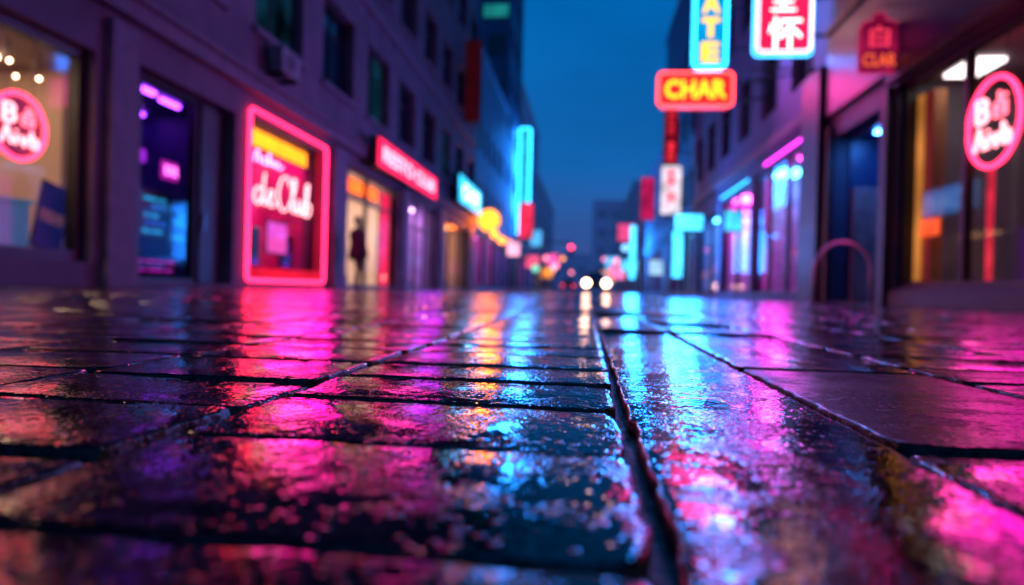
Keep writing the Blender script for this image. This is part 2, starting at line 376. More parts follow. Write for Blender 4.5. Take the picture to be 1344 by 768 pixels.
room('L',*shops[4],2,LILA,LILA,LILA,B,lights=((24,28,.5,1.2),),lm=emi('lilac_light',(.8,.4,1),16))
shopfront('L',*shops[5],B,mull=(31.5,33.6))
room('L',*shops[5],2,BEI,WOODF,CEI,B,lights=((30,35,.5,1.2),),lm=emi('amber_light',(1,.5,.2),14))
GLY={'B':([[(0,0),(0,1),(.45,1),(.64,.88),(.64,.66),(.45,.53),(0,.53)],[(.45,.53),(.72,.4),(.72,.14),(.5,0),(0,0)]],.72),
'占':([[(.4,1.05),(.4,.55)],[(.4,.82),(.85,.82)],[(.08,.55),(.82,.55),(.82,0),(.08,0),(.08,.55)],[(.25,.28),(.68,.28)]],.9),
'A':([[(0,0),(.36,1.1),(.72,0)]],.72),'i':([[(0,0),(0,.62)],[(0,.84),(0,.93)]],.05),'v':([[(0,.62),(.24,0),(.48,.62)]],.48),
'b':([[(0,1.05),(0,0),(.35,0),(.46,.14),(.46,.45),(.35,.58),(0,.58)]],.46)}
def neonword(word,M,a,b,w,h,r,mat,parent,gap=.3):
    tot=sum(GLY[c][1] for c in word)+gap*(len(word)-1); x=0
    for c in word:
        g=G(M)
        for s_ in GLY[c][0]: g.tube([(a-w/2+(x+p[0])*w/tot,b-h/2+p[1]*h,.01) for p in s_],r,mat,n=6)
        g.done('lettering',parent); x+=GLY[c][1]+gap
def ringsign(side,u,z,r,w,name_label,br=1.0):
    M=frame(side,(X(side,w),u,z))
    e=empty('round_neon_sign',(X(side,w),u,z),label=name_label,cat='neon sign')
    g=G(M); g.tube([(r*math.cos(t*math.pi/24),r*math.sin(t*math.pi/24),0) for t in range(48)],r*.048*br,PINK,closed=True); g.done('ring_tube',e)
    neonword('B',M,-r*.40,r*.34,r*.38,r*.52,r*.048*br,PINKW,e)
    neonword('占',M,r*.30,r*.34,r*.48,r*.52,r*.038*br,emi('rose_neon_letter',(1,.10,.16),5),e)
    neonword('Aivb',M,0,-r*.34,r*1.35,r*.46,r*.042*br,PINKW,e)
    g=G(M); g.lathe([(r*.92,-.035),(r*.92,-.028)],pbr('red_tinted_panel',(.22,.02,.035),.4),axis='c',n=40) if side=='L' else None
    if side=='L': g.done('backing_disc',e)
    top=3.55-z if side=='R' else 2.9-z
    for sx in (-.5,.5): g=G(M); g.tube([(r*sx,r*.87,0),(r*sx,top,0)],.004,M_STEEL); g.done('hanging_wire',e)
ringsign('L',7.1,1.80,.37,.14,'round pink neon sign hanging in the shop window',1.15)
ringsign('R',9.45,2.42,.57,.165,'large round pink neon sign at the glass shopfront')
def poster(side,u0,u1,z0,z1,w,cols_,name,label,cat,tilt=0):
    M=frame(side,(X(side,w),(u0+u1)/2,z0)); hw=(u1-u0)/2; h=z1-z0
    M=M@Matrix.Rotation(tilt,4,'Z')
    e=empty(name,(X(side,w),(u0+u1)/2,z0),label=label,cat=cat)
    g=G(M); g.box(-hw,hw,0,h,-.03,0,M_BLK); g.done('board',e,bevel=.005)
    g=G(M); n=len(cols_)
    for k,c in enumerate(cols_):
        b0=.04+(h-.08)*k/n; b1=.04+(h-.08)*(k+1)/n; g.box(-hw+.04,hw-.04,b0,b1-.001,.002,.008,c)
    g.done('printed_face',e)
    return e
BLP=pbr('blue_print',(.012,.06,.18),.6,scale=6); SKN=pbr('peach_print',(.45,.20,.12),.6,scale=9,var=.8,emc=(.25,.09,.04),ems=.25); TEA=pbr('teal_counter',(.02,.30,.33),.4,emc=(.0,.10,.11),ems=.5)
poster('L',7.55,8.02,.42,1.28,.38,[BLP,BLP,SKN,BLP,BLP],'standing_poster','dark blue poster leaning behind the shop glass','poster',tilt=-.22)
g=G(); sbox(g,'L',6.0,7.45,.3,.95,.3,.95,TEA); sbox(g,'L',5.95,7.5,.953,1.0,.27,1.0,TEA); g.done('shop_counter',label='teal shop counter with teal top behind glass',cat='counter',bevel=.01)
for (u,w_,z_) in ((8.0,.7,2.62),(7.6,.75,2.72),(8.3,1.3,2.75)):
    e=empty('pendant_lamp',(X('L',w_),u,2.62),label='small glowing pendant bulb under shop ceiling',cat='lamp',group='pendant bulbs in the shop')
    g=G(Matrix.Translation((X('L',w_),u,z_))@frame('F')); g.tube([(0,.04,0),(0,2.99-z_,0)],.006,M_BLK); g.done('cord',e)
    g=G(Matrix.Translation((X('L',w_),u,z_))@frame('F')); g.sphere((0,0,0),.022,emi('bulb',(1,.65,.4),18)); g.done('bulb',e)
def screen(side,u0,u1,z0,z1,w,mats_,label,n=7):
    e=empty('display_screen',(X(side,w),(u0+u1)/2,z0),label=label,cat='screen')
    sobj('casing',e,side,u0,u1,z0,z1,w,w+.06,mat=M_BLK,bevel=.01)
    g=G()
    for k in range(n):
        a=z0+.05+(z1-z0-.1)*k/n
        L_=random.uniform(.4,.98); o_=random.uniform(0,1-L_); W_=u1-u0-.1; sbox(g,side,u0+.05+o_*W_,u0+.05+W_*(o_+L_),a,a+(z1-z0-.1)/n*.45,w-.01,w-.002,mats_[k%len(mats_)])
    g.done('picture_rows',e)
SC1=emi('screen_cyan',(.02,.36,.8),1.4,.9,9); SC2=emi('screen_blue',(.02,.10,.6),1.3,.9,9); SC3=emi('screen_mag2',(.7,.02,.7),1.2,.9,9)
screen('L',10.0,10.75,.8,1.55,.7,[SC1,SC2],'lit cyan screen inside dark shop',5); screen('L',10.85,11.6,.75,1.5,.75,[SC1,SC2,SC1],'lit blue cyan screen inside dark shop',5)
screen('L',10.2,11.8,.2,.6,1.2,[SC3,SC2],'low magenta lit display inside dark shop',4)
e=empty('small_neon_sign',(X('L',.7),10.78,1.75),label='small magenta lettered sign inside dark shop',cat='neon sign')
M=frame('L',(X('L',.68),10.78,1.93)); g=G(M); g.box(-.22,.22,-.15,.15,-.05,-.01,emi('magenta_face',(.45,.01,.4),1.2)); g.done('sign_face',e,bevel=.02)
text('BAR',M,0,0,.34,.16,.01,emi('magenta_letter',(1,.15,.8),3),'lettering',e)
e=empty('small_neon_sign',(X('L',.5),9.78,1.75),label='tiny violet lit sign inside dark shop',cat='neon sign')
M=frame('L',(X('L',.5),9.78,2.0)); g=G(M); g.box(-.1,.1,-.1,.1,-.05,-.01,emi('violet_face',(.4,.02,.8),1.4,.4,5)); g.done('sign_face',e,bevel=.02)
# club window
NW=empty('neon_window_frame',(XL,13.9,.1),label='bright pink red neon tube frame around club window',cat='neon sign')
M=frame('L',(XL+.02,0,0)); g=G(M); g.rect(12.03,15.74,.14,3.34,.03,.018,RED,.1); g.done('outer_tube',NW)
RG=emi('red_glow_panel',(1,.012,.05),1.3,.5,2); PG=emi('pink_side_panel',(1,.012,.07),.6,.4,2)
g=G(M); g.box(12.12,15.66,.20,.38,-.05,.0,RG); g.done('lit_border',NW); g=G(M); g.box(15.45,15.6,.385,3.2,-.10,-.06,PG); g.done('lit_border',NW); g=G(M); g.box(12.17,12.3,.385,3.2,-.10,-.06,PG); g.done('lit_border',NW)
st=[[(.9,.9),(.5,1.0),(.1,.6),(.2,.1),(.6,0),(1,.5),(1.3,2.0)],[(1.3,2.0),(1.1,.7),(1.2,.05),(1.6,.2),(2.2,.6),(2.3,.95),(1.95,1.0),(1.8,.5),(2,.05),(2.5,.1),(2.8,.4)],
[(4.6,1.7),(4.3,2.2),(3.6,2.1),(3.1,1.3),(3.1,.5),(3.6,-.05),(4.3,.1),(4.7,.5),(5.3,1.5),(5.4,2.2),(5.15,2.2),(5.0,1.2),(5.05,.2),(5.3,0),(5.6,.3),(5.8,.95),(5.75,.3),(5.95,0),(6.3,.2),(6.55,.95),(6.5,.3),(6.65,0),(6.9,.2),(7.3,1.4),(7.4,2.2),(7.15,2.1),(7.05,1.0),(7.1,.1),(7.5,0),(7.8,.5),(7.6,.9),(7.25,.7)]]
e=empty('script_neon_sign',(XL,13.9,1.6),label='pale pink script neon reading de Club in window',cat='neon sign')
M=frame('L',(XL-.160,12.62,1.66)); g=G(M)
for s_ in st: g.tube([(p[0]*.35,p[1]*.32,0) for p in s_],.016,emi('rose_script_neon',(1,.36,.40),5),smooth=5,n=6)
g.done('lettering',e)
for b_ in (.2,.55): g=G(M); g.tube([(.1,b_,-.022),(2.7,b_,-.022)],.004,M_BLK); g.done('mounting_rail',e)
e=empty('script_neon_sign',(XL,12.8,2.4),label='small magenta neon script above the club name',cat='neon sign')
M=frame('L',(XL-.160,12.62,2.46)); g=G(M); g.tube([(0,0),(.12,.24),(.22,.02),(.32,.12),(.42,.12),(.4,.02),(.55,.05),(.62,.26),(.66,.02),(.8,.14),(.88,.02),(1.0,.14),(1.1,.02),(1.25,.1)],.014,emi('pale_magenta_neon',(1,.3,.7),5),smooth=4,n=6); g.done('lettering',e)
AMB=emi('amber_face',(1,.26,.010),4,.3,4)
e=empty('yellow_sign_board',(XL,14,2.8),label='amber illuminated sign board across club window',cat='sign')
sobj('casing',e,'L',12.7,15.4,2.80,3.14,.30,.42,mat=M_BLK); sobj('sign_face',e,'L',12.75,15.35,2.81,3.13,.28,.298,mat=AMB)
poster('L',13.9,14.9,.72,1.45,.5,[emi('pink_print',(.9,.08,.5),1.5,.4,5),emi('pink_print2',(.8,.08,.65),1.6,.4,5)],'window_poster','square glowing pink poster in club window','poster')
SV=emi('screen_violet',(.20,.04,.8),1.5,.5,5)
screen('L',12.5,13.8,.45,1.25,.6,[SV,SC2],'violet lit screen inside club',6); screen('L',15.0,15.6,.45,1.2,.7,[SV,SC2],'violet lit screen inside club',6)
# entrance
e=empty('yellow_sign_board',(XL,19,2.9),label='amber illuminated sign board above the entrance',cat='sign')
sobj('casing',e,'L',17.7,20.9,2.68,3.12,.30,.42,mat=M_BLK); sobj('sign_face',e,'L',17.75,20.85,2.70,3.08,.28,.298,mat=emi('orange_red_face',(1,.12,.015),3.5,.3,4))
e=empty('red_light_panel',(XL,21.8,0),label='red glowing side panel by the shop entrance',cat='sign')
sobj('casing',e,'L',21.3,22.2,.08,3.12,.345,.4,mat=M_BLK); sobj('lit_face',e,'L',21.32,22.18,.1,3.1,.3,.34,mat=emi('red_door_panel',(1,.015,.08),1.6,.4))
FS=empty('fascia_sign',(XL,22,3.45),label='long red lightbox shop sign with pink letters',cat='sign')
sobj('casing',FS,'L',18.4,25.8,3.42,4.28,-.45,-.25,mat=M_BLK,bevel=.02); sobj('sign_face',FS,'L',18.46,25.74,3.47,4.23,-.475,-.452,mat=emi('red_fascia_face',(1,.012,.08),3,.35,1.5))
M=frame('L',(XL+.48,0,0)); text('RESTO CLUB',M,22.1,3.85,6.4,.42,.01,emi('pink_letter',(1,.28,.40),4),'lettering',FS,off=.01)
def proj_sign(name,label,x0,x1,y,z0,z1,face,tube,txt=None,tmat=None,d=.18,wallx=None,cat='sign',stack=False,tr=.03,off=.02,tw=.5,th=.78):
    cx=(x0+x1)/2; e=empty(name,(cx,y,z0),label=label,cat=cat)
    g=G(); g.box(x0,x1,y-d/2,y+d/2,z0,z1,M_BLK); g.done('casing',e,bevel=.03)
    M=frame('F',(0,y-d/2,0))
    g=G(M); g.box(x0+.05,x1-.05,z0+.05,z1-.05,.003,.02,face); g.done('sign_face',e)
    M2=frame('F',(0,y+d/2,0)); g=G(M2); g.box(x0+.05,x1-.05,z0+.05,z1-.05,-.02,-.003,face); g.done('rear_face',e)
    if tube:
        for c in (.03,-d-.03): g=G(M); g.rect(x0+.03,x1-.03,z0+.03,z1-.03,c,tr,tube,.12); g.done('border_tube',e)
    if txt and stack:
        n=len(txt); hh=(z1-z0-.2)/n
        for k,ch in enumerate(txt):
            text(ch,M,cx,z1-.1-hh*(k+.5),(x1-x0)*tw,hh*th,.04,tmat,'lettering',e,off=off)
    elif txt: text(txt,M,cx,(z0+z1)/2,(x1-x0)*.8,(z1-z0)*.52,.04,tmat,'lettering',e,off=.025)
    if wallx is not None:
        a,b=(x1,wallx) if wallx>x1 else (wallx,x0)
        if b-a>.02:
            for z_ in (z1-.25*(z1-z0),z0+.25*(z1-z0)):
                g=G(); g.box(a+.01,b,y-.03,y+.03,z_-.03,z_+.03,M_DARK); g.done('bracket',e)
    return e
BLF=emi('blue_sign_face',(.0,.32,.70),1.4,.3,2); DRED=emi('dark_red_face',(.35,.006,.03),.5,.5,2)
e=proj_sign('vertical_neon_sign','vertical cyan framed sign with yellow letters ATE',2.84,3.78,20,6.52,8.8,BLF,CYAN,'ATE',YEL,wallx=XR,stack=True,tr=.035,off=.035,tw=.52,th=.8)
spill('F',(3.3,19.75,7.7),.9,2.2,340,(.01,.22,1),e)
e=proj_sign('horizontal_neon_sign','red neon sign box with yellow letters CHAR',1.88,4.0,20,5.42,6.42,REDBG,emi('red_tube',(1,.05,.05),7),'CHAR',emi('amber_neon_letter',(1,.45,.015),3),wallx=XR,tr=.03)
spill('F',(2.95,19.75,5.9),2,.9,90,(1,.02,.35),e)
WL=emi('white_letter',(1,.65,.65),5)
e=proj_sign('square_neon_sign','square red sign with white characters and pale border',3.56,4.74,15.6,5.42,7.05,emi('crimson_face',(1,.012,.09),1.7,.3,2),emi('white_pink_tube',(1,.55,.65),4),None,None,wallx=XR,tr=.025)
M=frame('F',(0,15.6-.09,0)); text('主',M,4.12,6.58,.52,.5,.04,WL,'lettering',e,off=.0); text('怀',M,4.17,5.85,.7,.68,.04,WL,'lettering',e,off=.0)
g=G(M); g.rect(3.53,4.77,5.39,7.08,-.09,.025,emi('blue_edge',(.05,.4,1),6),.1); g.done('outer_tube',e)
for pts in (((3.5,15.75,5.15),(4.98,15.75,5.15)),((3.6,15.75,4.9),(4.98,15.75,5.12)),((4.1,15.7,5.17),(4.1,15.7,5.42))): g=G(); g.tube(pts,.024,M_DARK); g.done('bracket',e)
proj_sign('vertical_banner_sign','dim red vertical sign on the lavender facade',XL+.12,XL+.95,33.0,8.2,12.2,emi('dim_red_face',(.07,.004,.012),.5,.4,2),None,wallx=XL)
proj_sign('vertical_banner_sign','dark red vertical sign on the narrow facade',3.65,4.4,35,6.45,9.4,DRED,None,'酒店',emi('red_letter',(1,.03,.06),1.2),wallx=XR,stack=True)
proj_sign('vertical_lightbox_sign','white lightbox sign with red and blue marks',3.45,4.5,34,3.9,6.35,emi('white_face',(.75,.7,.85),1.6,.5,2),None,'茶屋',emi('red_mark_letter',(1,.03,.08),2),wallx=XR,stack=True)
proj_sign('vertical_lightbox_sign','magenta red lightbox sign over the distant pavement',3.7,4.7,50,5.3,8.4,emi('red_face2',(.8,.015,.16),.9,.7,1),None,wallx=XR)
CF=emi('cyan_face',(.05,.50,1),5,.6,2.5)
e=proj_sign('hanging_cyan_sign','bright cyan lightbox on a narrow vertical tube',3.42,4.6,28,2.6,3.3,CF,None,wallx=XR)
g=G(); g.box(3.42,3.78,27.93,28.07,.75,2.6,CF); g.done('vertical_tube',e)
spill('F',(3.9,27.7,2.2),1.2,2.4,420,(.015,.24,1),e)
e=proj_sign('vertical_lightbox_sign','tall narrow cyan light column by distant shops',3.6,4.2,60,1.2,5.9,CF,None,wallx=XR)
spill('F',(3.9,59.7,3.5),1,4.5,1000,(.015,.24,1),e)
proj_sign('box_sign','small cyan box sign on shopfront glass',4.2,4.80,22,2.05,2.75,emi('cyan_face4',(.05,.5,.9),2.2,.6,3),None,wallx=XR)
e=proj_sign('vertical_lightbox_sign','tall cyan neon column high on the facade',-6.2,-5.2,60,4.9,14.3,emi('cyan_tall_face',(.03,.50,.8),1.6,.5,.6),CYAN,wallx=XL,tr=.05)
spill('F',(-5.7,59.6,9.5),1,9,1700,(.015,.22,1),e)
proj_sign('box_sign','pink lightbox sign beside cyan column',-5.6,-4.4,55,4.2,7.1,emi('pink_face',(1,.03,.10),1.5,.6,1),None,wallx=XL)
e=empty('fascia_sign',(XL,33.4,3.9),label='glowing cyan lightbox shop sign on lavender facade',cat='sign')
sobj('casing',e,'L',30.2,36.6,3.95,5.3,-.5,-.25,mat=M_BLK,bevel=.02); sobj('sign_face',e,'L',30.3,36.5,4.02,5.23,-.52,-.502,mat=emi('cyan_face3',(.03,.5,.9),3.2,.5,1.2))
text('CAFE',frame('L',(XL+.53,0,0)),33.4,4.62,4.6,.7,.01,emi('pale_cyan_letter',(.5,.9,1),5),'lettering',e,off=.01)
spill('L',(XL+.75,33.4,4.6),1.2,6,160,(.015,.25,1),e)
proj_sign('box_sign','small pink white lightbox above distant shop',-5.9,-4.9,50,2.5,3.6,emi('pale_pink_face',(1,.4,.6),2.0,.3,1),None,wallx=XL)
for k,(x0,x1,y,z0,z1,c,st_) in enumerate(((-5.9,-4.6,66,2.2,3.4,(1,.1,.25),2.0),(-6.0,-4.8,72,4.6,6.4,(.1,.5,1),1.6),(-5.9,-4.4,88,1.6,3.0,(1,.3,.05),2.0),(-5.8,-4.2,104,3.4,5.6,(1,.1,.4),1.8),(3.2,4.8,66,2.0,3.2,(.1,.6,1),2.2),(3.0,4.8,70,5.2,7.0,(1,.08,.3),1.4),(2.8,4.7,84,1.6,3.4,(1,.2,.5),2.0),(2.6,4.7,100,3.2,5.2,(.15,.5,1),1.8),(2.4,4.7,118,1.6,3.6,(1,.35,.1),2.0),(3.9,4.8,44,1.2,2.2,(.4,.7,1),1.6))):
    proj_sign('box_sign','small glowing lightbox sign over distant shops',x0,x1,y,z0,z1,emi('far_sign_%d'%k,c,st_,.6,1),None,wallx=XL if x0<0 else XR)
e=empty('round_lollipop_sign',(-5.6,37.7,3.8),label='round glowing amber sign on wall bracket',cat='sign')
M=frame('F',(-5.5,37.7,3.9)); g=G(M); g.lathe([(.6,-.08),(.62,0),(.58,.04)],emi('amber_disc',(1,.28,.02),5,.4,3),axis='c',n=32); g.done('disc',e)
g=G(M); g.tube([(-.62,0,-.05),(-.8,0,-.05)],.03,M_DARK); g.done('bracket',e)
spill('F',(-5.5,37.5,3.9),1.1,1.1,160,(1,.16,.01),e)
for k,(u,z) in enumerate(((42.5,3.5),(46,3.4),(50.5,3.5),(55,3.5))):
    e=empty('wall_lantern',(-5.9,u,z),label='round amber wall lantern on a short bracket',cat='lantern',group='amber lanterns along the facade')
    M=frame('F',(-5.8,u,z)); g=G(M); g.sphere((0,0,0),.25,emi('lantern_amber',(1,.22,.02),6)); g.done('globe',e)
    g=G(M); g.tube([(-.5,.5,0),(0,.5,0),(0,.24,0)],.025,M_DARK); g.done('bracket',e)
for u in (12.6,):
    e=empty('air_conditioner',(XL,u+.4,4.0),label='pale wall mounted air conditioning unit under window',cat='air conditioner')
    g=G(); sbox(g,'L',u,u+.8,4.2,4.7,-.38,-.1,pbr('ac_grey',(.22,.2,.25),.5)); g.done('housing',e,bevel=.02)
    M=frame('L',(XL+.385,u+.35,4.45))
    for r in (.07,.13,.19): g=G(M); g.tube([(r*math.cos(t*math.pi/12),r*math.sin(t*math.pi/12),0) for t in range(24)],.008,M_BLK,closed=True,n=5); g.done('fan_grille',e)
    for k in (.1,.66): sobj('bracket',e,'L',u+k,u+k+.04,4.12,4.198,-.38,-.002,mat=M_DARK)
spill('L',(XL+.35,13.9,1.8),2.4,3.0,160,(1,.008,.36),NW)
spill('L',(XL+.7,22,3.85),.7,7,140,(1,.008,.42),FS)
spill('L',(XL+.3,26,1.8),2.4,4,80,(.45,.03,1))
# ------------------------------------------------------------------ generic buildings
SHOPC=[(LILA,emi('shop_magenta',(1,.1,.7),12)),(LILA,emi('shop_cyan',(.1,.6,1),12)),(BEI,emi('shop_warm',(1,.55,.25),9)),(LILA,emi('shop_violet',(.4,.2,1),12))]
def gen(side,u0,u1,H,mat,nm,label,floor=3.4,ww=1.3,wh=1.7,pitch=2.6,D=10,shop=None,first=4.6,lit=.12,glow=None):
    B=empty(nm,(X(side,0),(u0+u1)/2,0),label=label,cat='building')
    ops=[];sh=[]
    z=first
    while z+wh<H-.4:
        u=u0+.7
        while u+ww<u1-.4: ops.append((u,u+ww,z,z+wh)); u+=pitch
        z+=floor
    ws=list(ops)
    if shop:
        u=u0+.6
        while u+shop<u1-.3: sh.append((u,u+shop,.15,3.2)); u+=shop+.7
    wall(side,u0,u1,H,ops+sh,.3,mat,B,D=D)
    for o in ws:
        window(side,*o,B,w=.12,sill=False,gm=(glow if (glow and random.random()<lit) else None))
    for k,o in enumerate(sh):
        shopfront(side,*o,B,mull=((o[0]+o[1])/2,))
        c=random.choice(SHOPC); room(side,*o,1.2,c[0],c[0],c[0],B,lights=((o[0]+.3,o[1]-.3,.2,.8),),lm=c[1],t=.3)
    sobj('cornice',B,side,u0,u1,H+.003,H+.35,-.12,.25,mat=mat); sobj('string_course',B,side,u0,u1,3.5,3.8,-.12,-.002,mat=mat)
    return B
HAZ=pbr('hazy_teal_facade',(.12,.24,.40),.7,scale=.4,emc=(.010,.028,.09),ems=.7)  # distance haze put into the facade as blue tint and faint emission
gen('L',37.4,52,13.5,M_TEAL,'teal_office_building','blue teal low office block with rows of windows',shop=4,glow=TW)
tw=gen('L',52.1,62,34,M_NAVY,'dark_tower','dark teal high tower above the street',floor=3.6,D=14,shop=4,glow=TW)
for z in (14.5,18,24.8):
    for x in range(5):
        g=G(); g.box(-8-x*2.1,-6.7-x*2.1,52.04,52.098,z,z+1.6,M_UPG); g.done('window',tw)
g=G(); g.box(-8.4,-6.5,51.98,52.09,21.0,21.9,emi('teal_rooftop_sign',(.02,.5,.5),.6,.5,1)); g.done('lit_teal_panel',tw)
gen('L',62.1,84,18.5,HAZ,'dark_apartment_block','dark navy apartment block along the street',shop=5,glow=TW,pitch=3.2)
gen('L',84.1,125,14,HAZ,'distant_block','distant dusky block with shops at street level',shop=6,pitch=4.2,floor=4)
gen('R',33,47,16.8,M_NAVY,'dark_narrow_building','dark navy building with signs on the front',shop=4,glow=TW)
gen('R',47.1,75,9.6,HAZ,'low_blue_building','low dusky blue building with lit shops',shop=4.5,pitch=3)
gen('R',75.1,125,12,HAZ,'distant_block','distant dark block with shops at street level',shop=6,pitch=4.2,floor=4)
B=empty('far_building',(6,150,0),label='far dark building closing the street end',cat='building')
FARM=pbr('hazy_far_facade',(.12,.2,.4),.8,scale=.2,emc=(.018,.045,.15),ems=.8); FARW=pbr('hazy_far_window',(.06,.12,.25),.4,emc=(.012,.03,.10),ems=.8)  # haze painted into far walls and windows with blue emission
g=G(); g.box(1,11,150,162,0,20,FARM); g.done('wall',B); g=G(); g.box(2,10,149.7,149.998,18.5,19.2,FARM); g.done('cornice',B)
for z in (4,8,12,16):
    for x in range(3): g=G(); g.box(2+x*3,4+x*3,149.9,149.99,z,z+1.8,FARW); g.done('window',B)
B=empty('far_building',(-7,165,0),label='far low building at the street end',cat='building')
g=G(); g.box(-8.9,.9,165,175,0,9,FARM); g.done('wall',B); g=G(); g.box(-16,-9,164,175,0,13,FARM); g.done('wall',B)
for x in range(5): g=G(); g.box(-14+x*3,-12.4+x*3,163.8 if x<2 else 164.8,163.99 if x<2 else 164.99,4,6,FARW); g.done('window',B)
# ------------------------------------------------------------------ right building 1
B=empty('glass_corner_building',(XR,8,0),label='dark framed building with large lit shop glass and blue fascia',cat='building')
so=[(-2,5.4,.28,3.62),(5.6,11.85,.28,3.62),(12.25,14.7,.02,3.4)]
up=[(u,u+1.9,6.1,8.3) for u in (-1,2,5,8,11)]
wall('R',-4,15.0,14,so+up,.3,pbr('dark_purple_cladding',(.025,.022,.07),.55,scale=.8),B,D=10)
for o in up: window('R',*o,B,w=.12,sill=False)
WG=pbr('grey_interior',(.25,.25,.31),.7,scale=1); OR=pbr('orange_wood_panel',(.55,.22,.06),.5,scale=2)
shopfront('R',*so[0],B,mull=(1.5,),e=.09)
room('R',*so[0],4,WG,WOODF,CEI,B,lights=((0,2,1,1.5),(3,4.5,1,1.5)),t=.3)
shopfront('R',*so[1],B,mull=(7.3,10.05),e=.09,fm=M_BLK)
rr=room('R',*so[1],4,WG,WOODF,WG,B,lights=((10.5,11.3,.15,.6),(9.6,10.9,2.2,2.8),(6.2,7.4,1.0,1.6)),lm=emi('soft_white_light',(1,.80,.78),4.5),t=.3)
g=G(); sbox(g,'R',11.3,11.8,.3,3.4,.32,.5,OR); child(g.done('lit_jamb_panel'),rr)
g=G(); sbox(g,'R',11.55,11.76,.4,3.4,.28,.30,emi('orange_jamb_glow',(1,.34,.07),1.0,.7,1.0)); child(g.done('jamb_glow_strip'),rr)  # warm light on the jamb, put in as an emissive strip
g=G(); sbox(g,'R',9.9,11.7,.3,3.5,1.8,1.88,WG); child(g.done('partition'),rr); g=G(); sbox(g,'R',8.6,9.3,.3,2.6,2.6,2.7,M_DARK); child(g.done('partition'),rr)
sobj('fascia',B,'R',-4,12.0,3.66,3.86,-.14,-.002,mat=M_BLK); sobj('fascia',B,'R',-4,15,3.88,5.55,-.1,-.002,mat=M_BLUE); sobj('fascia',B,'R',-4,15,5.56,5.68,-.16,-.002,mat=M_BLK)
sobj('pillar',B,'R',11.95,12.2,0,3.62,-.12,-.002,mat=M_BLK); sobj('pillar',B,'R',14.75,15.0,0,3.62,-.1,-.002,mat=M_BLK); sobj('plinth',B,'R',-4,11.9,0,.2,-.06,-.002,mat=M_BLK)
g=G(); sbox(g,'R',12.26,14.69,.02,3.39,1.2,1.25,M_BLUE); sbox(g,'R',12.26,12.3,.02,3.39,.31,1.199,M_BLUE); sbox(g,'R',14.65,14.69,.02,3.39,.31,1.199,M_BLUE); sbox(g,'R',12.301,14.649,3.35,3.39,.31,1.199,M_BLUE); rw=g.done('recess_wall',B)
g=G(); sbox(g,'R',12.8,14.0,3.31,3.345,.5,.8,emi('blue_soffit_light',(.05,.25,1),46)); child(g.done('soffit_light'),rw)
g=G(); sbox(g,'R',14.6,14.645,1.3,1.6,.9,1.15,emi('cyan_intercom',(.05,.5,.8),1.0)); child(g.done('lit_panel'),rw)
dd=sobj('door',B,'R',14.56,14.64,.03,2.35,.35,.85,mat=pbr('brown_door',(.30,.14,.15),.4),bevel=.01)
g=G(); sbox(g,'R',14.5,14.555,.9,1.3,.4,.44,M_STEEL); child(g.done('handle'),dd)
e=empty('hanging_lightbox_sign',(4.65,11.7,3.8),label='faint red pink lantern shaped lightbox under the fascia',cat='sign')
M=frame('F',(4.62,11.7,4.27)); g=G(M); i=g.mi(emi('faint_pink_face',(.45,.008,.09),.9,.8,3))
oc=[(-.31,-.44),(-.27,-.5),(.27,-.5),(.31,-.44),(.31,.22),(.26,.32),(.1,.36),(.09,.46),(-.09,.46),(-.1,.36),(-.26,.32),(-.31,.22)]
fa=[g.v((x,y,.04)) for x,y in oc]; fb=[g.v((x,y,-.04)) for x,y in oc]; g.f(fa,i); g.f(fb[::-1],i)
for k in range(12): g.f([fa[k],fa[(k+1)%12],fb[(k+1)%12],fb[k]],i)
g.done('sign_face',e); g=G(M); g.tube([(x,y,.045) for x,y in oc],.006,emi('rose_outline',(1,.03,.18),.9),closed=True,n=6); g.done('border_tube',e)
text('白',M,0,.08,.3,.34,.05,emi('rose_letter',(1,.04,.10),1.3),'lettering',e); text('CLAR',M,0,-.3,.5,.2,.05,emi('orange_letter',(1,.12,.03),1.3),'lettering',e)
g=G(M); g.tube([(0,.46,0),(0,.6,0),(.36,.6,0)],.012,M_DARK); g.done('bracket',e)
spill('R',(XR-.3,12.2,4.6),.6,1.4,18,(1,.01,.50))
e=empty('small_window_sign',(XR+.2,11.4,1.2),label='small orange lit sign hanging inside the glass',cat='sign')
M=frame('R',(XR+.24,11.2,1.22)); g=G(M); g.box(-.28,.28,-.13,.13,-.03,0,emi('orange_sign_face',(1,.10,.03),1.8,.5,4)); g.done('sign_face',e,bevel=.01)
for sx in (-.2,.2): g=G(M); g.tube([(sx,.13,-.01),(sx,2.1,-.01)],.005,M_STEEL); g.done('hanging_wire',e)
e=empty('vertical_neon_tube',(XR+.3,9.65,.3),label='red vertical neon tube standing inside the shop',cat='neon tube')
g=G(); g.box(XR+.26,XR+.30,9.60,9.72,.32,1.85,emi('red_tube_dim',(1,.03,.08),1.1,.7,3)); g.done('tube',e,bevel=.01)
g=G(); g.box(XR+.21,XR+.36,9.5,9.8,.285,.32,M_DARK); g.done('base',e)
spill('R',(XR-.2,8.2,1.8),1.2,2.2,48,(1,.01,.48))
